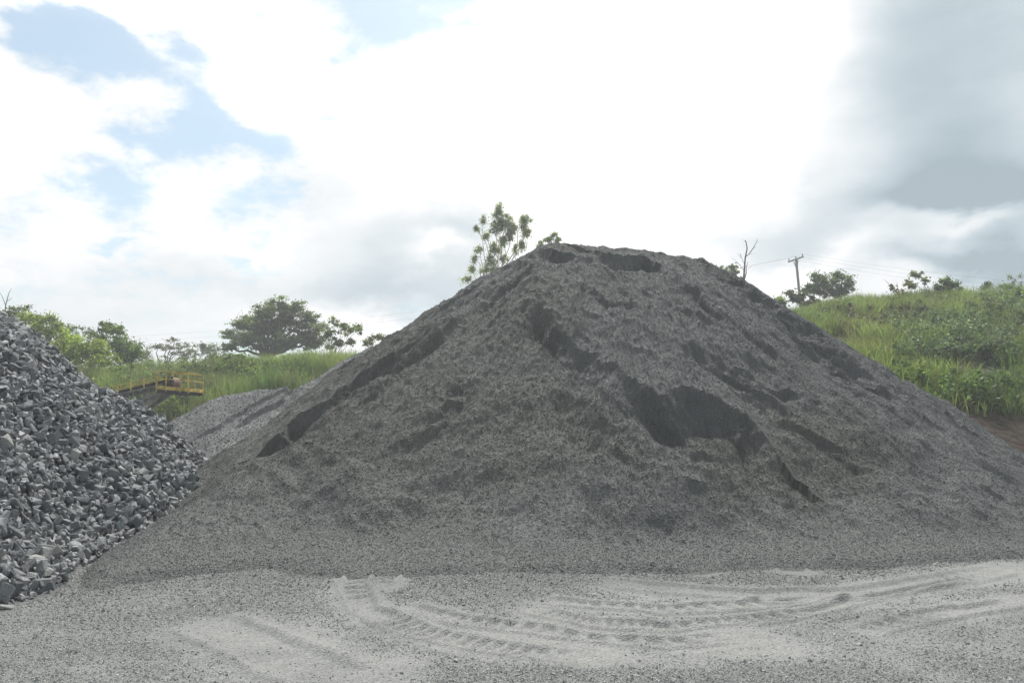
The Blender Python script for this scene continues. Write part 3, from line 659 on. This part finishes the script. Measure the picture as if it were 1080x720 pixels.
# ------------------------------------------------------------------ conveyor
D=30; K=D/FP
q=lambda a,b,dd=0: np.array(P(a,b,D))+np.array((0,dd,0))
W2=.45
root=empty('conveyor',(float(q(190,0)[0]),D,0.0),'yellow-railed conveyor boom with a railed head platform reaching out behind the rock heap','conveyor')
def along(a,b,t): return a*(1-t)+b*t
sA=(175,402.5); fall=.232
def chord(px_,off): return q(px_, sA[1]+off+(175-px_)*fall*(1.0))
L=[]
for s in (-W2,W2):
    dv=np.array((0,s,0)); tops=[chord(x_,3.5)+dv for x_ in (176,20)]; bots=[chord(x_,13)+dv for x_ in (176,20)]
    L.append(box(*tops,.06,.06)); L.append(box(*bots,.07,.07))
    n=22
    for i in range(n):
        a=along(tops[0],tops[1],i/n); b=along(bots[0],bots[1],(i+.5)/n); c=along(tops[0],tops[1],(i+1)/n)
        L.append(box(a+dv*.02,b+dv*.02,.035,.035)); L.append(box(b-dv*.02,c-dv*.02,.035,.035))
n=12
for i in range(n+1):
    for off in (3.5,13):
        c=along(chord(176,off),chord(20,off),i/n); L.append(box(c-np.array((0,W2-.05,0)),c+np.array((0,W2-.05,0)),.05,.05))
V,Fc=join(L); child('truss_frame',V,Fc,M_STEEL,root)
V,Fc=join([box(chord(180,-.2),chord(20,-.2),.62,.05),box(chord(180,5.2),chord(20,5.2),.62,.03)]); child('belt',V,Fc,M_BELT,root)
L=[]
for i in range(15):
    c=along(chord(172,1.6),chord(22,1.6),i/14)
    V,Fc=tubes([[(c[0],c[1]-.3,c[2],.045),(c[0],c[1]+.3,c[2],.045)]],8); L.append((V,Fc))
V,Fc=join(L); child('idler_rollers',V,Fc,M_RUST,root,None,True)
for s in (-W2-.06,W2+.06):
    L=[]; dv=np.array((0,s,0)); L.append(box(chord(174,-5.5)+dv,chord(20,-5.5)+dv,.03,.033)); L.append(box(chord(174,-2.5)+dv,chord(20,-2.5)+dv,.022,.022))
    for i in range(12):
        t=i/11; L.append(box(along(chord(172,-5.5),chord(22,-5.5),t)+dv*1.02,along(chord(172,3),chord(22,3),t)+dv*1.02,.035,.035,(0,1,0)))
    V,Fc=join(L); child('handrail',V,Fc,M_YEL,root)
c=q(182.5,403.5)
V,Fc=tubes([[(c[0],c[1]-.36,c[2],.02),(c[0],c[1]-.35,c[2],.19),(c[0],c[1]+.35,c[2],.19),(c[0],c[1]+.36,c[2],.02)]],18); child('head_pulley',V,Fc,M_RUST,root,None,False)
V,Fc=join([box(c+np.array((0,-.40,-.02)),c+np.array((0,-.46,-.02)),.16,.22),box(c+np.array((-.1,-.42,-.2)),c+np.array((-.1,-.42,.28)),.05,.05,(0,1,0)),box(c+np.array((.14,-.42,-.2)),c+np.array((.14,-.42,.20)),.05,.05,(0,1,0))]); child('pulley_housing',V,Fc,M_BELT,root)
# platform
x0,x1=173.6,206.5; L=[]
pf=lambda a,b,dd: q(a,b,dd)
L=[box(pf(x0,413.2,dd),pf(x1,415.5,dd),.09,.10) for dd in (-.62,0,.62)]
L.append(box(pf(x0,411.8,0),pf(x1,414.1,0),1.3,.03)); L.append(box(pf(193,416.5,-.66),pf(205,417.3,-.66),.05,.06))
V,Fc=join(L); child('platform_deck',V,Fc,M_BELT,root)
L=[]
for dd in (-.68,.68):
    L.append(box(pf(x0,409.3,dd),pf(x1,411.6,dd),.02,.13))
    for t in (0,.30,.74,1):
        bo=pf(x0+(x1-x0)*t,416,dd)+np.array((0,0,-.0)); L.append(box(pf(x0+(x1-x0)*t,413+2.3*t,dd*1.02),pf(x0+(x1-x0)*t,392.3+2*t,dd*1.02),.04 if t in(0,1) else .024,.04 if t in (0,1) else .024,(0,1,0)))
    L.append(box(pf(x0,392.2,dd*1.02),pf(x1,394.2,dd*1.02),.035,.04)); L.append(box(pf(x0,400.2,dd*1.02),pf(x1,402.2,dd*1.02),.025,.03))
for px_,k in ((x1,1),):
    for b in (394.2,402.2): L.append(box(pf(px_,b,-.69),pf(px_,b,.69),.03,.035))
    L.append(box(pf(px_,411.6,-.66),pf(px_,411.6,.66),.02,.13))
V,Fc=join(L); child('guard_rail',V,Fc,M_YEL,root)
for dd in (-.35,.35):
    a=pf(174.5,415,dd); b=pf(148.6,433.3,dd); d_=b-a; e=a+d_*((a[2]-0)/-d_[2]); V,Fc=box(a,e,.13,.13); child('support_strut',V,Fc,M_STEEL,root)
for dd in (-.5,.5):
    a=chord(60,13)+np.array((0,dd,0)); V,Fc=box(a,(a[0],a[1],-.1),.1,.1,(0,1,0)); child('support_leg',V,Fc,M_STEEL,root)
# ------------------------------------------------------------------ sky, sun, camera
SUN_EL,SUN_AZ=math.radians(58),math.radians(4)
w=bpy.data.worlds.new('World'); SCN.world=w; w.use_nodes=True; nt=w.node_tree; N=nt.nodes; Lk=nt.links; N.clear()
out=N.new('ShaderNodeOutputWorld'); sky=N.new('ShaderNodeTexSky'); sky.sky_type='NISHITA'; sky.sun_disc=False
sky.sun_elevation=SUN_EL; sky.sun_rotation=SUN_AZ; sky.air_density=1.0; sky.dust_density=1.5; sky.ozone_density=1.0
bg1=N.new('ShaderNodeBackground'); bg1.inputs[1].default_value=SKYS
vt=N.new('ShaderNodeVectorMath'); vt.operation='MULTIPLY'; vt.inputs[1].default_value=(.93,1.07,.99); Lk.new(sky.outputs[0],vt.inputs[0]); Lk.new(vt.outputs[0],bg1.inputs[0])
def M(op,*a,cl=False):
    n=N.new('ShaderNodeMath'); n.operation=op; n.use_clamp=cl
    for i,v in enumerate(a):
        if hasattr(v,'is_linked'): Lk.new(v,n.inputs[i])
        else: n.inputs[i].default_value=float(v)
    return n.outputs[0]
def ss(lo,hi,v):
    n=N.new('ShaderNodeMapRange'); n.interpolation_type='SMOOTHSTEP'; Lk.new(v,n.inputs[0]); n.inputs[1].default_value=lo; n.inputs[2].default_value=hi; n.inputs[3].default_value=0; n.inputs[4].default_value=1; return n.outputs[0]
tc=N.new('ShaderNodeTexCoord'); sx=N.new('ShaderNodeSeparateXYZ'); Lk.new(tc.outputs['Generated'],sx.inputs[0])
az=M('ARCTAN2',sx.outputs[0],sx.outputs[1]); el=M('ARCSINE',sx.outputs[2])
mp=N.new('ShaderNodeMapping'); mp.inputs['Scale'].default_value=(1,1,1.9); Lk.new(tc.outputs['Generated'],mp.inputs[0])
def noise(s,det,rough,off):
    m_=N.new('ShaderNodeMapping'); m_.inputs['Location'].default_value=off; Lk.new(mp.outputs[0],m_.inputs[0])
    n=N.new('ShaderNodeTexNoise'); n.inputs['Scale'].default_value=s; n.inputs['Detail'].default_value=det; n.inputs['Roughness'].default_value=rough; Lk.new(m_.outputs[0],n.inputs[0])
    return M('SUBTRACT',n.outputs[0],.5)
nA=noise(3.2,10,.58,(3.1,1.7,0.4)); nB=noise(7.0,9,.62,(8.2,4.4,2.0)); nC=noise(2.4,6,.5,(5.5,9.1,7.3)); nD=noise(4.0,7,.55,(1.5,2.1,9.3))
azd=M('ADD',az,M('MULTIPLY',nC,.30)); eld=M('ADD',el,M('MULTIPLY',nD,.22))
def ae(px_,py_):
    p=P(px_,py_,10.); x_,y_,z_=p[0],p[1],p[2]-CAMZ; return math.atan2(x_,y_),math.atan2(z_,math.hypot(x_,y_))
def blob(px_,py_,rx,ry,wt,A_=None,E_=None):
    a,e=ae(px_,py_); A_=azd if A_ is None else A_; E_=eld if E_ is None else E_
    u=M('MULTIPLY',M('SUBTRACT',A_,a),FP/rx); v=M('MULTIPLY',M('SUBTRACT',E_,e),FP/ry)
    return M('MULTIPLY',M('EXPONENT',M('MULTIPLY',M('ADD',M('MULTIPLY',u,u),M('MULTIPLY',v,v)),-1)),wt)
def total(bl,**k):
    r=None
    for b in bl: v=blob(*b,**k); r=v if r is None else M('ADD',r,v)
    return r
BLUE=[(30,50,50,24,.7),(120,62,60,22,.65),(215,60,46,26,.55),(195,128,42,26,.75),(120,150,40,20,.5),(60,105,20,14,.3),(60,190,55,20,.30),(20,45,40,18,.4),(235,150,60,14,.5),(345,135,28,12,.42),(95,270,32,6,.5),(238,270,26,6,.45),(440,20,80,34,.55),(345,60,30,20,.3),(200,40,50,16,.25),(130,165,40,20,.35),(1010,110,120,140,-.6),(660,100,230,110,-.5),(400,240,110,50,-.4)]
cov=M('SUBTRACT',M('ADD',M('MULTIPLY',M('ADD',nA,M('MULTIPLY',nB,1.9)),1.35),.42),total(BLUE))
behind=ss(.1,-.5,sx.outputs[1]); cov=M('ADD',cov,M('MULTIPLY',behind,.2))
cov=M('ADD',M('MULTIPLY',ss(-.16,.42,cov),.78),.22)
GREY=[(1035,90,135,150,.62),(1075,210,80,60,.42),(930,30,60,60,.2),(960,215,90,40,.30),(1065,285,70,16,.42),(960,290,60,12,.28),(380,250,95,50,.38),(468,262,45,50,.34),(420,300,80,25,.22),(330,300,60,30,.26),(740,255,70,28,.24),(830,262,60,30,.30),(110,315,110,30,.12),(20,345,80,20,.14),(200,290,60,20,.15),(600,215,70,25,.14),(850,180,40,60,.12),(800,330,100,20,.14)]
gr=total(GREY)
gr=M('MULTIPLY',gr,M('ADD',M('MULTIPLY',nB,.5),.74))
wh=total([(430,275,40,14,.35),(1030,238,50,14,.45),(840,290,60,14,.2),(650,90,190,110,.25),(310,90,90,50,.3),(60,15,90,14,.25),(350,330,60,14,.2),(110,220,120,30,.2)])
br=M('ADD',M('SUBTRACT',M('ADD',CLB,wh),gr),M('ADD',M('MULTIPLY',nA,.40),M('MULTIPLY',nB,.40)))
sunv=blob(640,30,260,220,.6,az,el); br=M('ADD',br,M('MULTIPLY',sunv,M('SUBTRACT',1.0,M('MINIMUM',M('MULTIPLY',gr,1.2),1.0))))
br=M('MAXIMUM',br,.42); br=M('MULTIPLY',br,M('SUBTRACT',1,M('MULTIPLY',behind,.58)))
mixc=N.new('ShaderNodeMix'); mixc.data_type='RGBA'; Lk.new(ss(.35,1.05,br),mixc.inputs[0]); mixc.inputs[6].default_value=(.76,.96,1.07,1); mixc.inputs[7].default_value=(1,1,1,1)
bg2=N.new('ShaderNodeBackground'); Lk.new(mixc.outputs[2],bg2.inputs[0]); Lk.new(br,bg2.inputs[1])
mx=N.new('ShaderNodeMixShader'); Lk.new(cov,mx.inputs[0]); Lk.new(bg1.outputs[0],mx.inputs[1]); Lk.new(bg2.outputs[0],mx.inputs[2]); Lk.new(mx.outputs[0],out.inputs[0])
w.cycles.sampling_method='MANUAL'; w.cycles.sample_map_resolution=512
sl=bpy.data.lights.new('sun','SUN'); sl.energy=SUNS; sl.angle=math.radians(SUNANG); sl.color=(1,.975,.94)
so=bpy.data.objects.new('sun',sl); COL.objects.link(so)
sd=Vector((math.sin(SUN_AZ)*math.cos(SUN_EL),math.cos(SUN_AZ)*math.cos(SUN_EL),math.sin(SUN_EL))); so.rotation_euler=(-sd).to_track_quat('-Z','Y').to_euler()
cd=bpy.data.cameras.new('camera'); cd.lens=F; cd.sensor_width=36; cd.clip_end=5000; cd.clip_start=.05
co=bpy.data.objects.new('camera',cd); co.location=(0,0,CAMZ); co.rotation_euler=(math.pi/2+PITCH,0,0); COL.objects.link(co); SCN.camera=co
vs=SCN.view_settings; vs.view_transform='Standard'; vs.look='None'; vs.gamma=1; vs.use_curve_mapping=False; vs.exposure=EXPO
SCN.render.engine='CYCLES'; SCN.cycles.max_bounces=5; SCN.cycles.transparent_max_bounces=4; SCN.cycles.use_denoising=DN; SCN.cycles.denoiser='OPENIMAGEDENOISE'; SCN.cycles.denoising_input_passes='RGB_ALBEDO_NORMAL'; SCN.cycles.denoising_prefilter='ACCURATE'

if HAZE>0:
    me=bpy.data.meshes.new('haze'); bm=bmesh.new(); bmesh.ops.create_cube(bm,size=1); bm.to_mesh(me); bm.free()
    hz=bpy.data.objects.new('haze',me); hz.location=(0,0,10.5); hz.scale=(4200,4200,25); lk(hz,label='thin pale haze over the quarry yard and hillside',cat='haze',kind='stuff')
    hm=bpy.data.materials.new('haze_air'); hm.use_nodes=True; n_=hm.node_tree; n_.nodes.clear(); ho=n_.nodes.new('ShaderNodeOutputMaterial'); pv=n_.nodes.new('ShaderNodeVolumePrincipled')
    pv.inputs['Density'].default_value=HAZE; pv.inputs['Color'].default_value=(.93,.96,1,1); pv.inputs['Anisotropy'].default_value=.3; n_.links.new(pv.outputs[0],ho.inputs['Volume']); me.materials.append(hm)
